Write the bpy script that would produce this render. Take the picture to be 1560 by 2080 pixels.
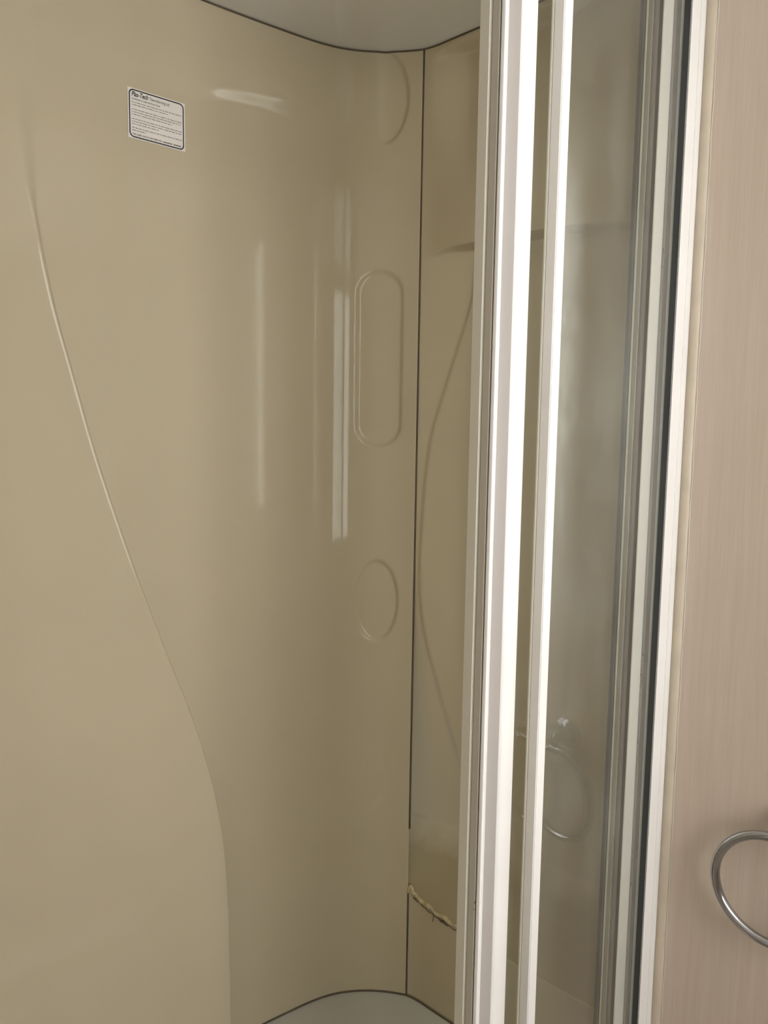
import bpy, bmesh, math, random
from mathutils import Vector, Matrix
random.seed(7)
scene = bpy.context.scene
for o in list(bpy.data.objects):
    bpy.data.objects.remove(o, do_unlink=True)
C = scene.collection

# ------------------------------------------------------------------ camera
CAM_Z = 1.1811
RT, FH, UP = (0.99989101, 0.01476349, 0.0), (0.00149814, -0.10146471, 0.99483801), (0.01468728, -0.99472959, -0.10147577)
cam_data = bpy.data.cameras.new('camera')
cam_data.sensor_fit = 'HORIZONTAL'
cam_data.sensor_width = 36.0
cam_data.lens = 36.0 * 1520.0 / 1560.0
cam_data.clip_start = 0.02
cam = bpy.data.objects.new('camera', cam_data)
C.objects.link(cam)
ax = Vector((RT[0], FH[0], UP[0]))
ay = -Vector((RT[1], FH[1], UP[1]))
az = -Vector((RT[2], FH[2], UP[2]))
cam.matrix_world = Matrix(((ax.x, ay.x, az.x, 0), (ax.y, ay.y, az.y, 0), (ax.z, ay.z, az.z, CAM_Z), (0, 0, 0, 1)))
scene.camera = cam

# ------------------------------------------------------------------ world, window light, exposure
world = bpy.data.worlds.new('world')
scene.world = world
world.use_nodes = True
world.node_tree.nodes['Background'].inputs[0].default_value = (0.75, 0.85, 1.0, 1)
world.node_tree.nodes['Background'].inputs[1].default_value = 1.0
WINDOW_STRENGTH = 7.4          # large frosted window in the wall behind the viewer
SLIM_STRENGTH = 20.0            # slim window in the wood wall
WINDOW_COLOR = (0.97, 0.98, 1.0)
BIG_M, BIG_Z = (0.36, 1.20), (0.68, 1.84)
WIN_T = (0.81, 0.90)           # slim window, along the wood wall
WIN_Z = (0.93, 1.80)
scene.view_settings.view_transform = 'Standard'
scene.view_settings.look = 'None'
scene.view_settings.gamma = 1.0
scene.view_settings.use_curve_mapping = False
scene.view_settings.exposure = 0.0
scene.cycles.max_bounces = 16
scene.cycles.diffuse_bounces = 8
scene.cycles.glossy_bounces = 6
scene.cycles.transparent_max_bounces = 24

# ------------------------------------------------------------------ plan of the place (metres)
def v2(x, y): return Vector((x, y))
A = v2(.105, 1.443)                       # a point on the line of the right-hand wall
DR = v2(.743, -.669).normalized()         # along that wall, towards the room
M = v2(DR.y, -DR.x)                       # out of that wall
D = v2(-.77, -.638).normalized()          # along the shower door, away from the wall
N = v2(-D.y, D.x)                         # out of the shower, towards the room
J0 = A + .463 * DR                        # foot of the door jamb
LH = v2(-.311, 1.329)                     # reference point on the left panel
H_CEIL = 1.90
def UN(u, n, z=0.0):
    p = J0 + D * u + N * n
    return Vector((p.x, p.y, z))
def TM(t, m, z=0.0):
    p = A + DR * t + M * m
    return Vector((p.x, p.y, z))

# ------------------------------------------------------------------ materials
def new_mat(name):
    m = bpy.data.materials.new(name)
    m.use_nodes = True
    nt = m.node_tree
    return m, nt, nt.nodes['Principled BSDF']
def node(nt, kind, **kw):
    n = nt.nodes.new(kind)
    for k, v in kw.items():
        setattr(n, k, v)
    return n
def ramp(nt, fac, stops):
    r = node(nt, 'ShaderNodeValToRGB')
    cr = r.color_ramp
    while len(cr.elements) > 2:
        cr.elements.remove(cr.elements[-1])
    cr.elements[0].position, cr.elements[0].color = stops[0][0], (*stops[0][1], 1)
    cr.elements[1].position, cr.elements[1].color = stops[1][0], (*stops[1][1], 1)
    for p, c in stops[2:]:
        e = cr.elements.new(p); e.color = (*c, 1)
    nt.links.new(fac, r.inputs[0])
    return r.outputs[0]
def tex(nt, scale=(1, 1, 1), obj=True):
    tc = node(nt, 'ShaderNodeTexCoord')
    mp = node(nt, 'ShaderNodeMapping')
    mp.inputs['Scale'].default_value = scale
    nt.links.new(tc.outputs['Object'], mp.inputs['Vector'])
    return mp.outputs[0]
def noise(nt, vec, scale, detail=3, rough=.5):
    n = node(nt, 'ShaderNodeTexNoise')
    n.inputs['Scale'].default_value = scale
    n.inputs['Detail'].default_value = detail
    n.inputs['Roughness'].default_value = rough
    nt.links.new(vec, n.inputs['Vector'])
    return n.outputs['Fac']
def bump(nt, b, h, strength, dist):
    n = node(nt, 'ShaderNodeBump')
    n.inputs['Strength'].default_value = strength
    n.inputs['Distance'].default_value = dist
    nt.links.new(h, n.inputs['Height'])
    nt.links.new(n.outputs[0], b.inputs['Normal'])
def mixc(nt, fac, a, b):
    n = node(nt, 'ShaderNodeMix', data_type='RGBA')
    nt.links.new(fac, n.inputs[0])
    for i, v in ((6, a), (7, b)):
        if isinstance(v, tuple):
            n.inputs[i].default_value = (*v, 1)
        else:
            nt.links.new(v, n.inputs[i])
    return n.outputs[2]

def plain(name, col, rough, var=.06, scale=6, metallic=0, ior=1.5, bmp=0, coat=0):
    m, nt, b = new_mat(name)
    vec = tex(nt)
    f = noise(nt, vec, scale, 4)
    c = ramp(nt, f, [(.3, tuple(x * (1 - var) for x in col)), (.7, tuple(min(1, x * (1 + var)) for x in col))])
    nt.links.new(c, b.inputs['Base Color'])
    b.inputs['Roughness'].default_value = rough
    b.inputs['Metallic'].default_value = metallic
    b.inputs['IOR'].default_value = ior
    b.inputs['Coat Weight'].default_value = coat
    if bmp:
        bump(nt, b, noise(nt, vec, 60, 3), bmp, .002)
    return m

CREAM = (.505, .44, .312)
mat_cream = plain('cream_moulded_plastic', CREAM, .06, .025, 3, ior=1.5)
mat_cream.node_tree.nodes['Principled BSDF'].inputs['Specular IOR Level'].default_value = .28
mat_stained_shaded, nt, b = new_mat('stained_shaded_cream_plastic')
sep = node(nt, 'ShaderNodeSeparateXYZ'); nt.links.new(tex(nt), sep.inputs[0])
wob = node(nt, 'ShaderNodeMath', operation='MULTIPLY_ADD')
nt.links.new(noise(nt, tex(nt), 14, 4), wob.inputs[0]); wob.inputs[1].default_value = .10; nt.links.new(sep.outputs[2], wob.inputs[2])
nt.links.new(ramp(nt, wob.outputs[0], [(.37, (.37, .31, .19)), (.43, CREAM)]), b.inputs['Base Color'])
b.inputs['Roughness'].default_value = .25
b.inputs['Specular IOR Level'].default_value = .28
mat_ceiling = plain('white_glossy_plastic', (.72, .71, .67), .12, .02, 3)
mat_tray = plain('tray_plastic', (.54, .53, .47), .3, .03, 4)
mat_alu = plain('white_coated_aluminium', (.84, .825, .79), .28, .03, 9)
mat_aged = plain('aged_white_plastic', (.66, .64, .55), .4, .03, 9)
mat_dark = plain('black_rubber', (.035, .037, .036), .55, .1, 20)
mat_seal_dark = plain('grimy_joint_seal', (.095, .07, .042), .6, .2, 30)
mat_sealant = plain('cream_sealant', (.52, .45, .345), .5, .06, 25)
mat_old_sealant = plain('yellowed_sealant', (.50, .42, .25), .45, .25, 90, bmp=.3)
mat_room = plain('room_wall_laminate', (.50, .44, .37), .5, .03, 3)
mat_floor = plain('vinyl_floor', (.30, .25, .20), .5, .15, 20)
mat_ink = plain('navy_ink', (.008, .009, .022), .7, .1, 40)
mat_paper = plain('sticker_paper', (.74, .70, .64), .45, .02, 30)
mat_chrome = plain('chrome', (.42, .42, .43), .14, .04, 20, metallic=1)

def make_moldy(name, base, spot, scale, lo, hi, stretch=1.0):
    m, nt, b = new_mat(name)
    vec = tex(nt, (1, 1, stretch))
    patch = noise(nt, tex(nt, (1, 1, 1)), 9, 3)
    n1 = noise(nt, vec, scale, 5, .65)
    mul = node(nt, 'ShaderNodeMath', operation='MULTIPLY')
    nt.links.new(patch, mul.inputs[0]); nt.links.new(n1, mul.inputs[1])
    f = ramp(nt, mul.outputs[0], [(lo, (0, 0, 0)), (hi, (1, 1, 1))])
    nt.links.new(mixc(nt, f, base, spot), b.inputs['Base Color'])
    b.inputs['Roughness'].default_value = .45
    return m
mat_seal_strip = make_moldy('mouldy_seal_strip', (.50, .47, .40), (.10, .085, .06), 240, .40, .46)
mat_aged_spots = make_moldy('aged_plastic_with_few_specks', (.66, .64, .55), (.16, .14, .10), 330, .455, .49)
mat_alu_mould = make_moldy('aluminium_with_mould_specks', (.56, .53, .49), (.10, .085, .07), 260, .39, .45)
mat_sealant_spots = make_moldy('sealant_with_specks', (.52, .46, .38), (.13, .07, .04), 300, .40, .46)

mat_insert = make_moldy('shaded_beige_insert_with_specks', (.50, .465, .43), (.20, .15, .11), 330, .455, .49)
mat_grey = plain('grey_plastic', (.40, .39, .37), .4, .05, 12)  # greys for the post end faces, their shade painted into the colour
mat_brown_grey = plain('shaded_brown_grey_plastic', (.24, .215, .20), .45, .08, 30)
mat_grey_mould = make_moldy('grey_plastic_with_mould', (.36, .34, .32), (.06, .05, .04), 260, .34, .42)

# beech laminate of the right-hand wall
mat_wood, nt, b = new_mat('pale_beech_laminate')
vec = tex(nt, (26, 26, .9))
g1 = noise(nt, vec, 4.5, 6, .6)
vec2 = tex(nt, (160, 160, 3.5))
g2 = noise(nt, vec2, 3.0, 3, .5)
c1 = ramp(nt, g1, [(.30, (.495, .405, .315)), (.55, (.52, .435, .35)), (.75, (.545, .465, .38))])
c2 = ramp(nt, g2, [(.35, (.93, .91, .89)), (.6, (1, 1, 1))])
mx = node(nt, 'ShaderNodeMix', data_type='RGBA', blend_type='MULTIPLY')
mx.inputs[0].default_value = .55
nt.links.new(c1, mx.inputs[6]); nt.links.new(c2, mx.inputs[7])
nt.links.new(mx.outputs[2], b.inputs['Base Color'])
b.inputs['Roughness'].default_value = .42
bump(nt, b, g2, .05, .0004)

# thin shower glass: tint, mirror-like surface, a dusty film
def glass_mat(name, tint, film_lo, film_hi, film_amt, residue=False):
    m = bpy.data.materials.new(name); m.use_nodes = True
    nt = m.node_tree
    nt.nodes.clear()
    out = node(nt, 'ShaderNodeOutputMaterial')
    tr = node(nt, 'ShaderNodeBsdfTransparent'); tr.inputs[0].default_value = (*tint, 1)
    gl = node(nt, 'ShaderNodeBsdfGlossy'); gl.inputs['Roughness'].default_value = .015
    gl.inputs['Color'].default_value = (1, 1, 1, 1)
    fr = node(nt, 'ShaderNodeFresnel')
    geo = node(nt, 'ShaderNodeNewGeometry')              # same reflectance on the way in and out of the thin pane
    ior = node(nt, 'ShaderNodeMapRange')
    ior.inputs['To Min'].default_value = 1.45; ior.inputs['To Max'].default_value = 1 / 1.45
    nt.links.new(geo.outputs['Backfacing'], ior.inputs['Value']); nt.links.new(ior.outputs[0], fr.inputs[0])
    mx = node(nt, 'ShaderNodeMixShader')
    nt.links.new(fr.outputs[0], mx.inputs[0]); nt.links.new(tr.outputs[0], mx.inputs[1]); nt.links.new(gl.outputs[0], mx.inputs[2])
    df = node(nt, 'ShaderNodeBsdfDiffuse'); df.inputs[0].default_value = (.75, .77, .72, 1)
    n1 = noise(nt, tex(nt, (1, 1, .5)), 7, 5, .6)
    f = ramp(nt, n1, [(film_lo, (.012, .012, .012)), (film_hi, (film_amt,) * 3)])
    if residue:                                          # dried soap residue beside the stile
        geo2 = node(nt, 'ShaderNodeNewGeometry')
        dot = node(nt, 'ShaderNodeVectorMath', operation='DOT_PRODUCT')
        dot.inputs[1].default_value = (D.x, D.y, 0)
        nt.links.new(geo2.outputs['Position'], dot.inputs[0])
        du = node(nt, 'ShaderNodeMapRange', interpolation_type='SMOOTHSTEP')
        du.inputs['From Min'].default_value = J0.dot(D) + .235; du.inputs['From Max'].default_value = J0.dot(D) + .296
        nt.links.new(dot.outputs['Value'], du.inputs['Value'])
        sp = node(nt, 'ShaderNodeSeparateXYZ'); nt.links.new(geo2.outputs['Position'], sp.inputs[0])
        zm = node(nt, 'ShaderNodeMapRange', interpolation_type='SMOOTHSTEP')
        zm.inputs['From Min'].default_value = .85; zm.inputs['From Max'].default_value = 1.30
        nt.links.new(sp.outputs[2], zm.inputs['Value'])
        zt = node(nt, 'ShaderNodeMapRange', interpolation_type='SMOOTHSTEP')
        zt.inputs['From Min'].default_value = 1.62; zt.inputs['From Max'].default_value = 1.38
        nt.links.new(sp.outputs[2], zt.inputs['Value'])
        val = du.outputs[0]
        for o in (zm.outputs[0], zt.outputs[0], ramp(nt, noise(nt, tex(nt, (1, 1, .4)), 60, 6, .7), [(.30, (.25,) * 3), (.70, (1,) * 3)])):
            mu = node(nt, 'ShaderNodeMath', operation='MULTIPLY')
            nt.links.new(val, mu.inputs[0]); nt.links.new(o, mu.inputs[1]); val = mu.outputs[0]
        am = node(nt, 'ShaderNodeMath', operation='MULTIPLY_ADD'); am.inputs[1].default_value = .22
        nt.links.new(val, am.inputs[0]); nt.links.new(f, am.inputs[2])
        f = am.outputs[0]
    mx2 = node(nt, 'ShaderNodeMixShader')
    nt.links.new(f, mx2.inputs[0]); nt.links.new(mx.outputs[0], mx2.inputs[1]); nt.links.new(df.outputs[0], mx2.inputs[2])
    nt.links.new(mx2.outputs[0], out.inputs[0])
    return m
mat_glass = glass_mat('shower_glass', (.94, .945, .925), .45, .75, .06)
mat_glass_residue = glass_mat('shower_glass_with_soap_residue', (.94, .945, .925), .45, .75, .06, True)

mat_pane, nt, b = new_mat('daylit_frosted_pane')
b.inputs['Base Color'].default_value = (.8, .8, .8, 1)
b.inputs['Emission Color'].default_value = (*WINDOW_COLOR, 1)
b.inputs['Emission Strength'].default_value = WINDOW_STRENGTH
mat_slim = mat_pane.copy(); mat_slim.name = 'daylit_slim_pane'
mat_slim.node_tree.nodes['Principled BSDF'].inputs['Emission Strength'].default_value = SLIM_STRENGTH

# ------------------------------------------------------------------ mesh helpers
def link(name, me, mat, parent=None, smooth=False):
    o = bpy.data.objects.new(name, me)
    C.objects.link(o)
    if mat: me.materials.append(mat)
    if parent: o.parent = parent
    if smooth:
        me.polygons.foreach_set('use_smooth', [True] * len(me.polygons))
    return o
def from_data(name, verts, faces, mat, parent=None, smooth=False):
    me = bpy.data.meshes.new(name)
    me.from_pydata([tuple(v) for v in verts], [], faces)
    me.update()
    return link(name, me, mat, parent, smooth)
def from_bm(name, bm, mat, parent=None, smooth=False):
    bmesh.ops.recalc_face_normals(bm, faces=bm.faces)
    me = bpy.data.meshes.new(name)
    bm.to_mesh(me); bm.free()
    return link(name, me, mat, parent, smooth)
def prism(name, pts, z0, z1, mat, parent=None, bevel=0.0, smooth=False):
    """vertical extrusion of a plan outline"""
    bm = bmesh.new()
    lo = [bm.verts.new((p[0], p[1], z0)) for p in pts]
    hi = [bm.verts.new((p[0], p[1], z1)) for p in pts]
    n = len(pts)
    for i in range(n):
        bm.faces.new((lo[i], lo[(i + 1) % n], hi[(i + 1) % n], hi[i]))
    bm.faces.new(hi); bm.faces.new(lo[::-1])
    if bevel:
        es = [e for e in bm.edges if abs(e.verts[0].co.z - e.verts[1].co.z) > .01]
        bmesh.ops.bevel(bm, geom=es, offset=bevel, segments=3, affect='EDGES', clamp_overlap=True)
    o = from_bm(name, bm, mat, parent)
    if smooth or bevel:
        o.data.polygons.foreach_set('use_smooth', [True] * len(o.data.polygons))
        o.data.set_sharp_from_angle(angle=math.radians(32))
    return o
def un_prism(name, un, z0, z1, mat, parent=None, bevel=0.0):
    return prism(name, [UN(u, n).xy for u, n in un], z0, z1, mat, parent, bevel)
def un_box(name, u0, u1, n0, n1, z0, z1, mat, parent=None, bevel=0.0):
    return un_prism(name, [(u0, n0), (u1, n0), (u1, n1), (u0, n1)], z0, z1, mat, parent, bevel)
def tm_box(name, t0, t1, m0, m1, z0, z1, mat, parent=None, bevel=0.0):
    return prism(name, [TM(t, m).xy for t, m in ((t0, m0), (t1, m0), (t1, m1), (t0, m1))], z0, z1, mat, parent, bevel)
def tube(name, path, radius, mat, parent=None, seg=10, closed=False, squash=1.0, jitter=0.0):
    vs, fs = [], []
    n = len(path)
    ref = None
    for i, p in enumerate(path):
        a = path[(i - 1) % n] if (closed or i) else path[i]
        c = path[(i + 1) % n] if (closed or i < n - 1) else path[i]
        tg = (Vector(c) - Vector(a)).normalized()
        if ref is None:
            ref = tg.orthogonal().normalized()
        ref = (ref - tg * ref.dot(tg)).normalized()
        bi = tg.cross(ref)
        for k in range(seg):
            an = 2 * math.pi * k / seg
            r = (radius(i / (n - 1)) if callable(radius) else radius) * (1 + random.uniform(-jitter, jitter))
            vs.append(Vector(p) + ref * math.cos(an) * r + bi * math.sin(an) * r * squash)
    for i in range(n if closed else n - 1):
        for k in range(seg):
            a, b_ = i * seg + k, i * seg + (k + 1) % seg
            c, d_ = ((i + 1) % n) * seg + (k + 1) % seg, ((i + 1) % n) * seg + k
            fs.append((a, b_, c, d_))
    if not closed:
        fs.append(tuple(range(seg))[::-1]); fs.append(tuple(range((n - 1) * seg, n * seg)))
    return from_data(name, vs, fs, mat, parent, True)
def thing(name, label, cat, loc=(0, 0, 0)):
    o = bpy.data.objects.new(name, None)
    C.objects.link(o)
    o.location = loc
    o['label'] = label; o['category'] = cat
    return o
def tag(o, label, cat=None, kind=None, group=None):
    o['label'] = label
    if cat: o['category'] = cat
    if kind: o['kind'] = kind
    if group: o['group'] = group
    return o
def adopt(root):
    """keep world placement of children under an Empty that stands at the thing's base"""
    inv = Matrix.Translation(-root.location)
    for ch in root.children:
        ch.matrix_parent_inverse = inv
    return root
def smooth01(x):
    x = max(0.0, min(1.0, x)); return x * x * (3 - 2 * x)
def interp(x, xs, ys):
    if x <= xs[0]: return ys[0]
    for i in range(len(xs) - 1):
        if x <= xs[i + 1]:
            return ys[i] + (ys[i + 1] - ys[i]) * (x - xs[i]) / (xs[i + 1] - xs[i])
    return ys[-1]

# ------------------------------------------------------------------ left panel plan
S_H = [0, .05, .09, .15, .175, .20, .225, .25, .275, .30, .325, .35, .375, .40, .43]
H_H = [38.4, 36.7, 35.7, 35.2, 34.8, 33.4, 29.2, 23.6, 15.4, 9.0, 3.5, -2.2, -7.4, -12, -17]
JOINT_S = .42
DS = .001
_plan = [LH.copy()]
for i in range(440):
    h = math.radians(interp((i + .5) * DS, S_H, H_H))
    _plan.append(_plan[-1] + v2(math.cos(h), math.sin(h)) * DS)
_plan_l = [LH.copy()]
for i in range(640):
    h = math.radians(interp(-(i + .5) * DS, [-.62, -.32, -.2, 0], [47, 45, 41.4, H_H[0]]))
    _plan_l.append(_plan_l[-1] - v2(math.cos(h), math.sin(h)) * DS)
def left_plan(s):
    """point and outward (into the shower) normal; s grows to the right, 0 at LH"""
    if s <= 0:
        h = math.radians(interp(s, [-.62, -.32, -.2, 0], [47, 45, 41.4, H_H[0]]))
        i = min(int(-s / DS), len(_plan_l) - 2)
        p = _plan_l[i].lerp(_plan_l[i + 1], -s / DS - i)
    else:
        h = math.radians(interp(s, S_H, H_H))
        i = min(int(s / DS), len(_plan) - 2)
        p = _plan[i].lerp(_plan[i + 1], s / DS - i)
    return p, v2(math.sin(h), -math.cos(h))
PJ = left_plan(JOINT_S)[0]

EZ = [.0, .22, .402, .524, .666, .812, .974, 1.139, 1.269, 1.372, 1.491, 1.56, 1.662, 1.796, 1.9]
ES = [.036, .033, .026, .009, -.029, -.083, -.141, -.194, -.229, -.255, -.276, -.283, -.288, -.290, -.290]
def catmull(x, xs, ys):
    if x <= xs[0]: return ys[0]
    if x >= xs[-1]: return ys[-1]
    i = max(k for k in range(len(xs) - 1) if xs[k] <= x)
    def slope(k):
        a, b_ = max(k - 1, 0), min(k + 1, len(xs) - 1)
        return (ys[b_] - ys[a]) / (xs[b_] - xs[a])
    hh = xs[i + 1] - xs[i]; u = (x - xs[i]) / hh
    return ((2*u**3 - 3*u**2 + 1) * ys[i] + (u**3 - 2*u**2 + u) * hh * slope(i) + (-2*u**3 + 3*u**2) * ys[i+1] + (u**3 - u**2) * hh * slope(i+1))
def step_h(z): return interp(z, [0, .3, .5, .8, 1.1, 1.3, 1.5, 1.75, 1.9], [.062, .060, .054, .040, .018, .008, .006, .005, .005])
def step_w(z): return interp(z, [0, .35, .8, 1.1, 1.3, 1.5, 1.7, 1.9], [.022, .020, .015, .009, .006, .009, .04, .05])
def edge_s(z): return catmull(z, EZ, ES) - .33 * step_h(z)
def dent(ds, dz, hw, hh, cap):
    """signed distance to a capsule or ellipse outline, negative inside"""
    if cap:
        dz2 = max(0.0, abs(dz) - (hh - hw))
        return math.hypot(ds, dz2) - hw
    k = math.hypot(ds / hw, dz / hh)
    return (k - 1) * hw * hh / max(1e-6, math.hypot(hh * ds / hw, hw * dz / hh) / max(k, 1e-6)) if k > 1e-6 else -hw
def left_off(s, z):
    e, h, w = edge_s(z), step_h(z), step_w(z)
    o = h * (1 - smooth01((s - e) / w + .5))
    if .8 < z < 1.62:                      # slim bead added along the sharp part of the step to catch a bright line
        o += .00055 * math.exp(-((s - e + w * .5 + .0006) / .0018) ** 2) * smooth01((z - .8) / .2) * smooth01((1.62 - z) / .15)
    # shallow rolled step close to the top, shaped to catch a highlight
    if z > 1.72 and -.30 < s < .22:
        a = .0080
        zc = catmull(s, [-.06, -.02, .01, .04, .07, .10, .13, .16], [1.7525, 1.7535, 1.7560, 1.7597, 1.7632, 1.7660, 1.7670, 1.7670])
        o += a * smooth01((z - zc) / .036 + .5) * (1 - smooth01((z - zc - .03) / .09)) * smooth01((.22 - s) / .07) * smooth01((s + .30) / .25)
    # three pressed ovals beside the joint
    for zc, hw, hh, cap in ((1.329, .043, .168, True), (.849, .043, .081, False), (1.817, .048, .083, False)):
        if abs(s - .344) < hw + .02 and abs(z - zc) < hh + .02:
            dd = dent(s - .344, z - zc, hw, hh, cap)
            fade = 1.0 if zc < 1.7 else smooth01((s - .325) / .04)
            o -= .0050 * (1 - smooth01(dd / .008 + .5)) * fade
    return o

def build_left():
    nl, nr = 60, 210
    zs = [H_CEIL * i / 520 for i in range(521)]
    cols_l = [-(i / nl) ** 2.0 for i in range(nl, 0, -1)]
    vs, fs = [], []
    dense = [-.0125, -.011, -.0095, -.0082, -.007, -.006, -.005, -.004, -.003, -.002, -.001, 0, .001, .002, .003, .004, .006]
    for z in zs:
        e = edge_s(z); w = step_w(z)
        k = max(1.0, w / .008)
        row = [e - .016 * k + (-.62 - (e - .016 * k)) * (-c) for c in cols_l]
        row += [e + dd * k * 1.15 for dd in dense]
        s0 = e + .009 * k
        row += [s0 + (JOINT_S - s0) * i / nr for i in range(nr + 1)]
        for s in row:
            p, nn = left_plan(s)
            q = p + nn * left_off(s, z)
            vs.append((q.x, q.y, z))
    nc = nl + len(dense) + nr + 1
    for r in range(len(zs) - 1):
        for c in range(nc - 1):
            a = r * nc + c
            fs.append((a, a + 1, a + nc + 1, a + nc))
    o = from_data('wall_left', vs, fs, mat_cream, None, True)
    md = o.modifiers.new('thickness', 'SOLIDIFY'); md.thickness = .004; md.offset = -1
    return tag(o, 'glossy cream moulded shower wall with a sweeping curved step and pressed ovals', 'wall', 'structure')
build_left()

# ------------------------------------------------------------------ right-hand moulded panel
RS = [0, .02, .045]
RH = [-27, -35, -42.0]
_rp = [PJ.copy()]
for i in range(60):
    h = math.radians(interp((i + .5) * .001, RS, RH))
    _rp.append(_rp[-1] + v2(math.cos(h), math.sin(h)) * .001)
_corr = M * ((A - _rp[-1]).dot(M))        # bring the straight run onto the wall line
T_AT_60 = (_rp[-1] - A).dot(DR)
def right_plan(s):
    if s < 0:
        h = math.radians(RH[0]); return PJ + v2(math.cos(h), math.sin(h)) * s, v2(math.sin(h), -math.cos(h))
    h = math.radians(interp(s, RS, RH)); nn = v2(math.sin(h), -math.cos(h))
    if s < .06:
        i = min(int(s / .001), 59)
        return _rp[i].lerp(_rp[i + 1], s / .001 - i) + _corr * (s / .06), nn
    return _rp[60] + _corr + DR * (s - .06), nn
def t2s(t): return t - T_AT_60 + .06
RIM_S, RIM_Z = [t2s(-.067), t2s(-.003), t2s(.075), .30], [.235, .213, .203, .200]
CV_Z = [.36, .409, .507, .678, .824, .973, 1.168, 1.299, 1.44, 1.493, 1.55]
CV_S = [t2s(x) for x in (.085, .066, .027, -.015, -.040, -.042, -.028, .004, .046, .050, .052)]
def rim_z(s): return interp(s, RIM_S, RIM_Z)
def right_off(s, z):
    zr, zb = rim_z(s), .377
    full = .045 + .030 * smooth01((s - .0) / .12)
    upper = .036 * smooth01((s + .01) / (.12 + .03 * smooth01((z - 1.25) / .28)))
    depth = full + (upper - full) * smooth01((z - .40) / .55)
    zt = 1.528 - .012 * smooth01((.07 - s) / .07) - .02 * smooth01((s - .25) / .25)
    if z < zr:
        o = 0.0
    elif z < zt + .006:
        k = (z - zr) / (zb - zr)
        if k < 1:
            r = k
            r = r - .04 * math.sin(2 * math.pi * r) * 0
            o = -depth * min(1.0, r)
            if k > .9: o = -depth * (.9 + .1 * (1 - ((1 - k) / .1) ** 2) * .5 + .05 * (k - .9) / .1)
        else:
            o = -depth
        # raised back-rest with a curved edge
        o += .0045 * smooth01((s - catmull(z, CV_Z, CV_S)) / .012 + .5) * smooth01((z - .37) / .03) * (1 - smooth01((z - zt + .06) / .05))
        o *= 1 - smooth01((z - zt + .004) / .010)
    else:
        o = 0.0
    # upper hollow under the ceiling
    zu = 1.878 - .006 * smooth01((.06 - s) / .06)
    if z > 1.58:
        dep = .030 * smooth01((s - .01 - .12 * smooth01((1.88 - z) / .5) * .4) / .08) * smooth01((z - 1.60) / .24)
        o -= dep * (1 - smooth01((z - zu) / .014))
    return o
def build_right():
    ss = [-.13 + .01 * i for i in range(13)] + [.0025 * i for i in range(44)] + [.11 + .005 * i for i in range(78)]
    zs = set()
    def rng(a, b_, st):
        n = int(round((b_ - a) / st))
        for i in range(n + 1): zs.add(round(a + (b_ - a) * i / n, 5))
    rng(0, .19, .01); rng(.19, .25, .0015); rng(.25, .36, .005); rng(.36, .42, .002); rng(.42, 1.49, .006)
    rng(1.49, 1.545, .0011); rng(1.545, 1.84, .006); rng(1.84, 1.9, .002)
    zs = sorted(zs)
    vs, fs = [], []
    for z in zs:
        for s in ss:
            p, nn = right_plan(s)
            q = p + nn * right_off(s, z)
            vs.append((q.x, q.y, z))
    nc = len(ss)
    for r in range(len(zs) - 1):
        for c in range(nc - 1):
            a = r * nc + c
            fs.append((a, a + 1, a + nc + 1, a + nc))
    o = from_data('wall_back', vs, fs, mat_cream, None, True)
    o.data.materials.append(mat_stained_shaded)                # scale and soap stains, plus the ledge's shade painted into the colour
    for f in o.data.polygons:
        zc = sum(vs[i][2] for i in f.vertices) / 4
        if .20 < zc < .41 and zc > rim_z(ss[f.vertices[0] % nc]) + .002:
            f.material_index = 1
    md = o.modifiers.new('thickness', 'SOLIDIFY'); md.thickness = .004; md.offset = -1
    return tag(o, 'cream moulded shower wall with hollowed shelves to the right of the dark joint', 'wall', 'structure')
build_right()

# dark joints between the moulded sheets, the ceiling and the tray
def plan_line(z, off):
    pts = []
    for i in range(0, 141):
        s = -.60 + (JOINT_S + .60) * i / 140
        p, nn = left_plan(s); q = p + nn * (off + left_off(s, min(z, 1.9)))
        pts.append((q.x, q.y, z))
    for i in range(1, 61):
        s = .42 * i / 60
        p, nn = right_plan(s); q = p + nn * off
        pts.append((q.x, q.y, z))
    return pts
tag(tube('trim_1', plan_line(1.8985, .0), .0017, mat_seal_dark, seg=6), 'thin dark seal line between the shower walls and the white ceiling', 'seal', 'structure')
tag(tube('trim_2', plan_line(.0015, .0), .0024, mat_seal_dark, seg=6), 'thin dark seal line between the shower walls and the tray', 'seal', 'structure')
pj = PJ + left_plan(JOINT_S)[1] * .0
tag(tube('trim_3', [(pj.x + .0012, pj.y, .372 + (1.898 - .372) * i / 20) for i in range(21)], .0019, mat_seal_dark, seg=8), 'long dark vertical joint between the two moulded shower walls', 'seal', 'structure')
tag(tube('trim_4', [(pj.x + .0012, pj.y, .232 * i / 8) for i in range(9)], .0022, mat_seal_dark, seg=8), 'short dark vertical joint between the shower walls below the ledge', 'seal', 'structure')

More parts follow.
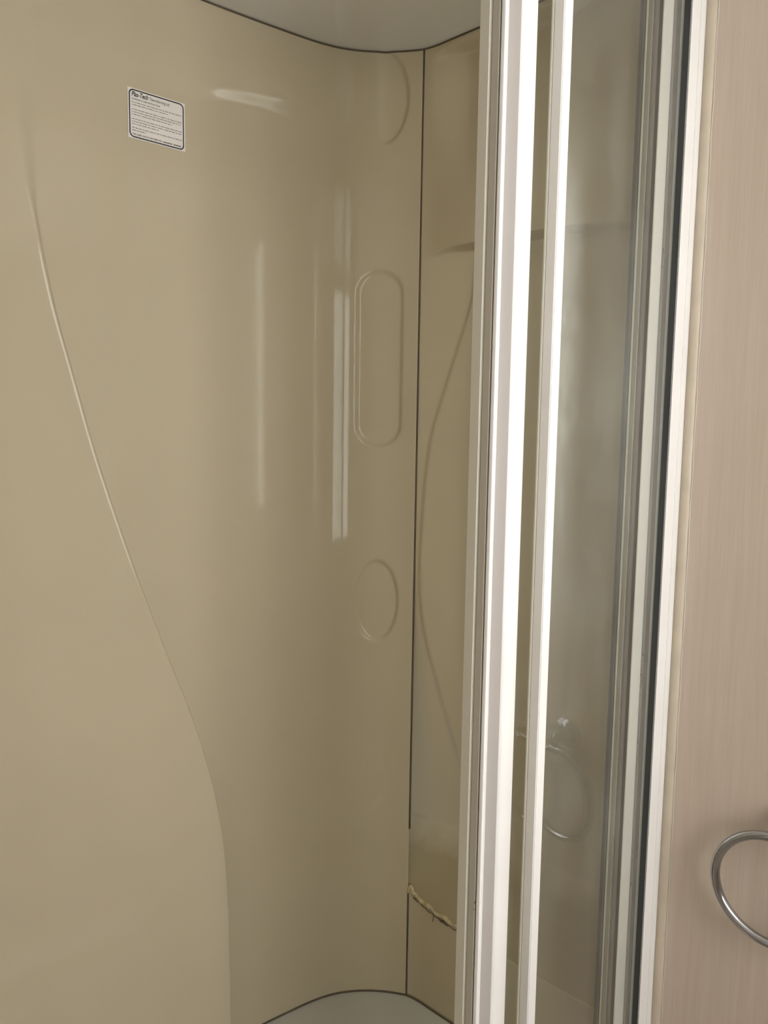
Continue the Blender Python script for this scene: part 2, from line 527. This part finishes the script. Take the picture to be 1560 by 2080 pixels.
# cracked old sealant along the rim of the low ledge
def rim_point(s, lift, dz):
    p, nn = right_plan(s); q = p + nn * lift
    return Vector((q.x, q.y, rim_z(s) + dz))
rs = thing('ledge_sealant', 'cracked yellowed sealant along the rim of the low shower ledge', 'sealant', rim_point(.1, 0, 0))
tube('bead', [rim_point(.004 + .20 * i / 60, -.002, .006 + .002 * math.sin(i * .55)) for i in range(61)],
     lambda k: .0055 * (.55 + .45 * abs(math.sin(2.2 + k * 13))), mat_old_sealant, rs, 8, jitter=.18, squash=.7)
tube('bead', [rim_point(.0 + .012 * i / 10, -.004 + .002, .0 + .018 * math.sin(i / 10 * 3)) for i in range(11)], .004, mat_old_sealant, rs, 8, jitter=.2)
tube('crack', [rim_point(.012 + .16 * i / 50, .0012, -.0005 + .0012 * math.sin(i * 1.3)) for i in range(51)],
     lambda k: .0007 + .0024 * max(0, math.exp(-((k - .50) / .06) ** 2)) + .0007 * max(0, math.exp(-((k - .04) / .02) ** 2)), mat_seal_dark, rs, 6)
tube('crack', [rim_point(.066 + .001 * math.sin(i), .0008, -.002 - .014 * i / 6) for i in range(7)], .0006, mat_seal_dark, rs, 6)
adopt(rs)

# ------------------------------------------------------------------ ceiling, tray, floor, other walls
def plan_outline(extra=0.0, n_front=-.0):
    pts = []
    for i in range(0, 81):
        s = -.62 + (JOINT_S + .62) * i / 80
        p, nn = left_plan(s); pts.append(p - nn * extra)
    for i in range(1, 25):
        s = .50 * i / 24
        p, nn = right_plan(s); pts.append(p - nn * extra)
    pts.append(UN(0.0, n_front).xy); pts.append(UN(1.08, n_front).xy)
    return pts
tag(prism('shower_tray', plan_outline(.02, .02), -.08, 0.0, mat_tray), 'pale grey shower tray at the foot of the cream walls', 'shower tray', 'structure')
RT_T, RT_M = 1.80, 1.75
def room_poly(t0): return [TM(t, m).xy for t, m in ((t0, -.03), (RT_T + .03, -.03), (RT_T + .03, RT_M + .03), (t0, RT_M + .03))]
tag(prism('ceiling', [TM(t, m).xy for t, m in ((-.55, -.25), (RT_T + .03, -.25), (RT_T + .03, RT_M + .03), (-.55, RT_M + .03))], 1.9, 1.93, mat_ceiling), 'glossy white ceiling over the shower', 'ceiling', 'structure')
tag(prism('floor', [TM(t, m).xy for t, m in ((-.55, -.25), (RT_T + .03, -.25), (RT_T + .03, RT_M + .03), (-.55, RT_M + .03))], -.11, -.081, mat_floor), 'brown vinyl floor of the washroom', 'floor', 'structure')

# walls with a window opening
def holed_wall(name, f, a0, a1, ha, hz, depth, mat):
    bm = bmesh.new()
    ts = [a0, ha[0], ha[1], a1]
    zs = [-.08, hz[0], hz[1], 1.9]
    grid = [[[bm.verts.new(f(t, m, z)) for z in zs] for t in ts] for m in (0.0, depth)]
    for i in range(3):
        for j in range(3):
            if i == 1 and j == 1: continue
            for g in grid:
                bm.faces.new((g[i][j], g[i+1][j], g[i+1][j+1], g[i][j+1]))
    def side(i0, j0, i1, j1):
        bm.faces.new((grid[0][i0][j0], grid[0][i1][j1], grid[1][i1][j1], grid[1][i0][j0]))
    for k in range(3):
        side(k, 0, k + 1, 0); side(k, 3, k + 1, 3); side(0, k, 0, k + 1); side(3, k, 3, k + 1)
    side(1, 1, 2, 1); side(1, 2, 2, 2); side(1, 1, 1, 2); side(2, 1, 2, 2)
    return from_bm(name, bm, mat)
def window(name, label, f, ha, hz, depth, pane_mat):
    w = thing(name, label, name.split('_')[0], f((ha[0] + ha[1]) / 2, 0, hz[0]))
    w['kind'] = 'structure'
    def bx(nm, a0, a1, m0, m1, z0, z1, mat, bev=0.0):
        return prism(nm, [f(a, m).xy for a, m in ((a0, m0), (a1, m0), (a1, m1), (a0, m1))], z0, z1, mat, w, bev)
    bx('pane', ha[0] + .008, ha[1] - .008, depth * .7, depth * .5, hz[0] + .008, hz[1] - .008, pane_mat)
    e = .012
    for a0, a1, z0, z1 in ((ha[0], ha[1], hz[0], hz[0] + e), (ha[0], ha[1], hz[1] - e, hz[1]), (ha[0], ha[0] + e, hz[0] + e, hz[1] - e), (ha[1] - e, ha[1], hz[0] + e, hz[1] - e)):
        bx('frame', a0, a1, depth, -depth * .15, z0, z1, mat_alu, .002)
    return adopt(w)
def REAR(m, k, z=0.0): return TM(RT_T - k, m, z)
tag(holed_wall('wall_right', TM, .445, RT_T, WIN_T, WIN_Z, -.025, mat_wood), 'pale beech wood-grain laminate wall beside the shower door', 'wall', 'structure')
window('window_1', 'tall slim daylit window in the wood laminate wall', TM, WIN_T, WIN_Z, -.025, mat_slim)
tag(holed_wall('wall_rear', REAR, -.03, RT_M, BIG_M, BIG_Z, -.03, mat_room), 'pale laminate wall behind the viewer', 'wall', 'structure')
window('window_2', 'large daylit frosted window in the wall behind the viewer', REAR, BIG_M, BIG_Z, -.03, mat_pane)
tag(tm_box('wall_entrance', .30, RT_T, RT_M, RT_M + .03, -.08, 1.9, mat_room), 'pale laminate wall on the entrance side', 'wall', 'structure')
# end wall of the shower and the partition beside the opening
e0 = left_plan(-.62)[0]
tag(prism('wall_end', [(e0.x, e0.y), tuple(UN(1.085, -.05).xy), tuple(UN(1.11, -.05).xy), (e0.x + D.x * .025, e0.y + D.y * .025)], 0, 1.9, mat_cream), 'plain cream end wall of the shower', 'wall', 'structure')
pe = TM(.30, RT_M).xy
tag(prism('wall_partition', [tuple(UN(1.06, -.05).xy), tuple(UN(1.06, -.0).xy), tuple(UN(1.75, .0).xy), tuple(UN(1.75, -.05).xy)], -.08, 1.9, mat_room), 'pale partition wall beside the shower opening', 'wall', 'structure')

# ------------------------------------------------------------------ door frame on the wall
ZT = 1.895
fr = thing('shower_door_frame', 'white aluminium wall frame of the shower door beside the wood wall', 'door frame', UN(.03, -.03, 0))
fr['kind'] = 'structure'
un_box('wall_post', -.006, .0158, -.0262, 0.0, .0, ZT, mat_alu, fr, .0012)
un_box('wall_post', .0166, .0406, -.0262, .0006, .0, ZT, mat_alu, fr, .0012)
un_box('rubber_gasket', .030, .0414, -.0118, -.0002, .0, ZT, mat_dark, fr, .0010)
un_box('seal_strip', .034, .0412, -.0150, -.0118, .0, ZT, mat_grey, fr, .0006)
un_box('seal_strip', .034, .0410, -.0228, -.0150, .0, ZT, mat_brown_grey, fr, .0006)
un_box('seal_strip', .034, .0416, -.0266, -.0228, .0, ZT, mat_grey_mould, fr, .0008)
# inner post seen through the glass
un_box('inner_post', .004, .0656, -.0290, -.0265, .0, ZT, mat_alu, fr, .0006)
un_box('rubber_gasket', .004, .0652, -.0345, -.0288, .0, ZT, mat_dark, fr, .0004)
un_box('inner_post', .004, .0656, -.0415, -.0345, .0, ZT, mat_brown_grey, fr, .001)
un_box('inner_post', .004, .0640, -.0435, -.0415, .0, ZT, mat_grey, fr, .0005)
un_box('inner_post', .004, .0660, -.0515, -.0435, .0, ZT, mat_grey, fr, .001)
un_box('inner_post', .004, .0672, -.0545, -.0515, .0, ZT, mat_alu, fr, .001)
un_box('rubber_gasket', .004, .0662, -.0650, -.0545, .0, ZT, mat_dark, fr, .001)
un_box('top_rail', .0406, 1.058, -.064, .002, 1.855, ZT, mat_alu, fr, .002)
un_box('bottom_rail', .0406, 1.058, -.064, .002, .0, .028, mat_alu, fr, .002)
adopt(fr)
sb = thing('wall_sealant', 'cream sealant strip between the white door frame and the wood wall', 'sealant', TM(.471, 0, 0))
tube('bead', [TM(.4705, -.0065, .0 + 1.89 * i / 40) for i in range(41)], .0105, mat_sealant, sb, 16, squash=1.0)
sb.children[0].scale = (1, 1, 1)
tube('edge_line', [TM(.4792 + .0004 * math.sin(i * .9), .0, 1.89 * i / 120) for i in range(121)], .0012, mat_sealant_spots, sb, 6, jitter=.25)
adopt(sb)

# ------------------------------------------------------------------ door leaves
Z0, Z1 = .03, 1.852
lf = thing('glass_door_panel', 'outer glass door panel with a narrow white stile, next to the wood wall', 'shower door', UN(.17, -.015, Z0))
un_box('glass_pane', .0408, .3000, -.0145, -.0095, Z0, Z1, mat_glass_residue, lf)
un_box('stile', .2945, .3115, -.0225, -.0070, Z0, Z1, mat_alu, lf, .0012)
un_box('stile_lip', .2935, .3122, -.0262, -.0225, Z0, Z1, mat_aged, lf, .0008)
un_box('rail', .041, .2945, -.0205, -.0050, Z0, Z0 + .03, mat_alu, lf, .001)
un_box('rail', .041, .2945, -.0205, -.0050, Z1 - .03, Z1, mat_alu, lf, .001)
adopt(lf)
l2 = thing('glass_door_panel', 'inner glass door panel with a broad white ridged leading stile', 'shower door', UN(.22, -.04, Z0))
un_box('glass_pane', .0674, .3560, -.0475, -.0430, Z0, Z1, mat_glass, l2)
# leading stile: ridged aluminium profile
prof = [(.352, -.0515), (.352, -.0160)]
for k in range(9):                                  # rounded room-side nose
    a = math.radians(180 - 55 * k / 8)
    prof.append((.3600 + .0080 * math.cos(a), -.0160 + .0062 * math.sin(a)))
prof += [(.3700, -.0096), (.3770, -.0100), (.3795, -.0108), (.3815, -.0125), (.3905, -.0228), (.3918, -.0236), (.3930, -.0232), (.3960, -.0212), (.3985, -.0215), (.3992, -.0235), (.3992, -.0262), (.3920, -.0262), (.3920, -.0515)]
o = un_prism('stile', prof, Z0, Z1, mat_alu, l2)
o.data.polygons.foreach_set('use_smooth', [True] * len(o.data.polygons)); o.data.set_sharp_from_angle(angle=math.radians(28))
un_prism('insert_strip', [(.3800, -.0130), (.3822, -.0122), (.3908, -.0222), (.3886, -.0232)], Z0, Z1, mat_insert, l2)  # speckled beige insert, with the facet's shade painted into its colour
un_box('rubber_gasket', .385, .3975, -.0285, -.0262, Z0, Z1, mat_dark, l2)
un_box('seal_strip', .385, .3995, -.0405, -.0285, Z0, Z1, mat_seal_strip, l2, .0008)
un_box('edge_profile', .372, .4010, -.0600, -.0412, Z0, Z1, mat_aged_spots, l2, .0022)
un_box('rail', .0674, .352, -.0515, -.0395, Z0, Z0 + .03, mat_alu, l2, .001)
un_box('rail', .0674, .352, -.0515, -.0395, Z1 - .03, Z1, mat_alu, l2, .001)
adopt(l2)

# ------------------------------------------------------------------ towel ring
RTC, RZC, RR, RMO = .635, .552, .078, .034
tr = thing('towel_ring', 'chrome towel ring hanging on the wood laminate wall', 'towel ring', TM(RTC, 0, RZC - RR))
tube('ring', [TM(RTC + RR * math.sin(a), RMO, RZC + RR * math.cos(a)) for a in [2 * math.pi * i / 72 for i in range(72)]],   .0066, mat_chrome, tr, 14, closed=True, squash=1.0)
def wall_disc(name, t, z, prof, mat, parent, seg=40):
    vs, fs = [], []
    for m, r in prof:
        for k in range(seg):
            a = 2 * math.pi * k / seg
            vs.append(TM(t + r * math.cos(a), m, z + r * math.sin(a)))
    n = len(prof)
    for i in range(n - 1):
        for k in range(seg):
            fs.append((i * seg + k, i * seg + (k + 1) % seg, (i + 1) * seg + (k + 1) % seg, (i + 1) * seg + k))
    fs.append(tuple(range(seg))[::-1]); fs.append(tuple(range((n - 1) * seg, n * seg)))
    o = from_data(name, vs, fs, mat, parent, True)
    o.data.set_sharp_from_angle(angle=math.radians(40))
    return o
RZ_M = RZC + RR + .022
RTM = RTC + .012
wall_disc('rosette', RTM, RZ_M, [(0, .027), (.003, .027), (.006, .025), (.009, .019), (.011, .012), (.020, .009), (.030, .009)], mat_chrome, tr)
tube('hanger', [TM(RTM, RMO - .004 + .006 * math.sin(i / 12 * math.pi), RZ_M + .006 - (RZ_M + .006 - (RZC + RR - .008)) * i / 12) for i in range(13)], .0070, mat_chrome, tr, 12)
tube('collar', [TM(RTM - .002 + x, RMO, RZC + RR - .0006) for x in (-.012, -.011, -.006, 0, .006, .011, .012)], .0078, mat_chrome, tr, 14)
adopt(tr)

# ------------------------------------------------------------------ instruction sticker
SW, SH = .0965, .0765   # metres
st = thing('instruction_sticker', 'white instruction sticker with a rounded navy border on the cream wall', 'sticker')
pc, nc_ = left_plan(-.0870)
hh = math.radians(39.8)
tx = Vector((math.cos(hh), math.sin(hh), 0)); nz = Vector((nc_.x, nc_.y, 0)); up = Vector((0, 0, 1))
org = Vector((pc.x, pc.y, 1.6858)) + nz * (left_off(-.087, 1.686) + .0008)
st.matrix_world = Matrix(((tx.x, up.x, nz.x, org.x), (tx.y, up.y, nz.y, org.y), (tx.z, up.z, nz.z, org.z), (0, 0, 0, 1)))
def slab(name, x0, x1, y0, y1, z0, z1, mat):
    bm = bmesh.new()
    v = [bm.verts.new(p) for p in ((x0, y0, z0), (x1, y0, z0), (x1, y1, z0), (x0, y1, z0), (x0, y0, z1), (x1, y0, z1), (x1, y1, z1), (x0, y1, z1))]
    for f in ((0, 1, 2, 3), (4, 5, 6, 7), (0, 1, 5, 4), (1, 2, 6, 5), (2, 3, 7, 6), (3, 0, 4, 7)):
        bm.faces.new([v[i] for i in f])
    return from_bm(name, bm, mat, st)
slab('backing', -SW / 2, SW / 2, -SH / 2, SH / 2, 0, .0002, mat_paper)
def rr(w, h, r, n=8):
    pts = []
    for cx, cy, a0 in ((w - r, h - r, 0), (-w + r, h - r, 90), (-w + r, -h + r, 180), (w - r, -h + r, 270)):
        for k in range(n + 1):
            a = math.radians(a0 + 90 * k / n); pts.append((cx + r * math.cos(a), cy + r * math.sin(a)))
    return pts
bm = bmesh.new()
o1 = [bm.verts.new((x, y, .0003)) for x, y in rr(SW / 2 - .0020, SH / 2 - .0016, .0075)]
i1 = [bm.verts.new((x, y, .0003)) for x, y in rr(SW / 2 - .0039, SH / 2 - .0035, .0058)]
for k in range(len(o1)):
    bm.faces.new((o1[k], o1[(k + 1) % len(o1)], i1[(k + 1) % len(o1)], i1[k]))
from_bm('border', bm, mat_ink, st)
def text(name, body, x, y, size, width=None, shear=0.0, fat=0.0):
    cu = bpy.data.curves.new(name, 'FONT')
    cu.body = body; cu.size = size; cu.shear = shear; cu.offset = fat
    tmp = bpy.data.objects.new('tmp', cu)
    C.objects.link(tmp)
    bpy.context.view_layer.update()
    me = bpy.data.meshes.new_from_object(tmp.evaluated_get(bpy.context.evaluated_depsgraph_get()))
    bpy.data.objects.remove(tmp, do_unlink=True)
    xs = [v.co.x for v in me.vertices]
    k = width / (max(xs) - min(xs)) if width else 1
    x0 = min(xs)
    for v in me.vertices:
        v.co = ((v.co.x - x0) * k + x, v.co.y + y, .0003)
    me.name = name
    me.materials.clear()
    return link(name, me, mat_ink, st)
X0 = -SW / 2 + .0065
XW = SW - .0125
def yy(f): return SH / 2 - SH * f
text('lettering', 'Plas-Tech', X0, yy(.155), .0100, XW * .325, .28, .00026)
text('lettering', 'Thermoforming Ltd', X0 + XW * .35, yy(.150), .0068, XW * .40, .1, .00005)
text('lettering', 'CLEANING & CARE INSTRUCTIONS', X0, yy(.225), .0031, XW * .56, 0, .00006)
text('lettering', 'THIS LABEL SHOULD BE REMOVED', X0, yy(.925), .0034, XW * .585, 0, .00006)
def words(y, ln, h=.00105, spec=None):
    bm = bmesh.new(); x = 0
    while x < ln - .01:
        w = min(random.choice((.02, .035, .05, .06, .075, .09)), ln - x)
        a, b_ = X0 + XW * x, X0 + XW * (x + w)
        bm.faces.new([bm.verts.new(p) for p in ((a, y, .0003), (b_, y, .0003), (b_, y + h, .0003), (a, y + h, .0003))])
        x += w + .013
    return from_bm('printed_line', bm, mat_print, st)
mat_print = plain('faded_print', (.16, .145, .13), .5, .2, 400)
for f, ln in ((.285, 1.0), (.335, .72), (.425, 1), (.475, 1), (.525, .80), (.615, 1), (.665, 1), (.715, .52), (.79, 1), (.84, .27)):
    words(yy(f), ln)
for a, b_ in ((.61, .80), (.825, .985)):
    slab('printed_line', X0 + XW * a, X0 + XW * b_, yy(.925), yy(.925) + .0018, .0002, .0003, mat_print)
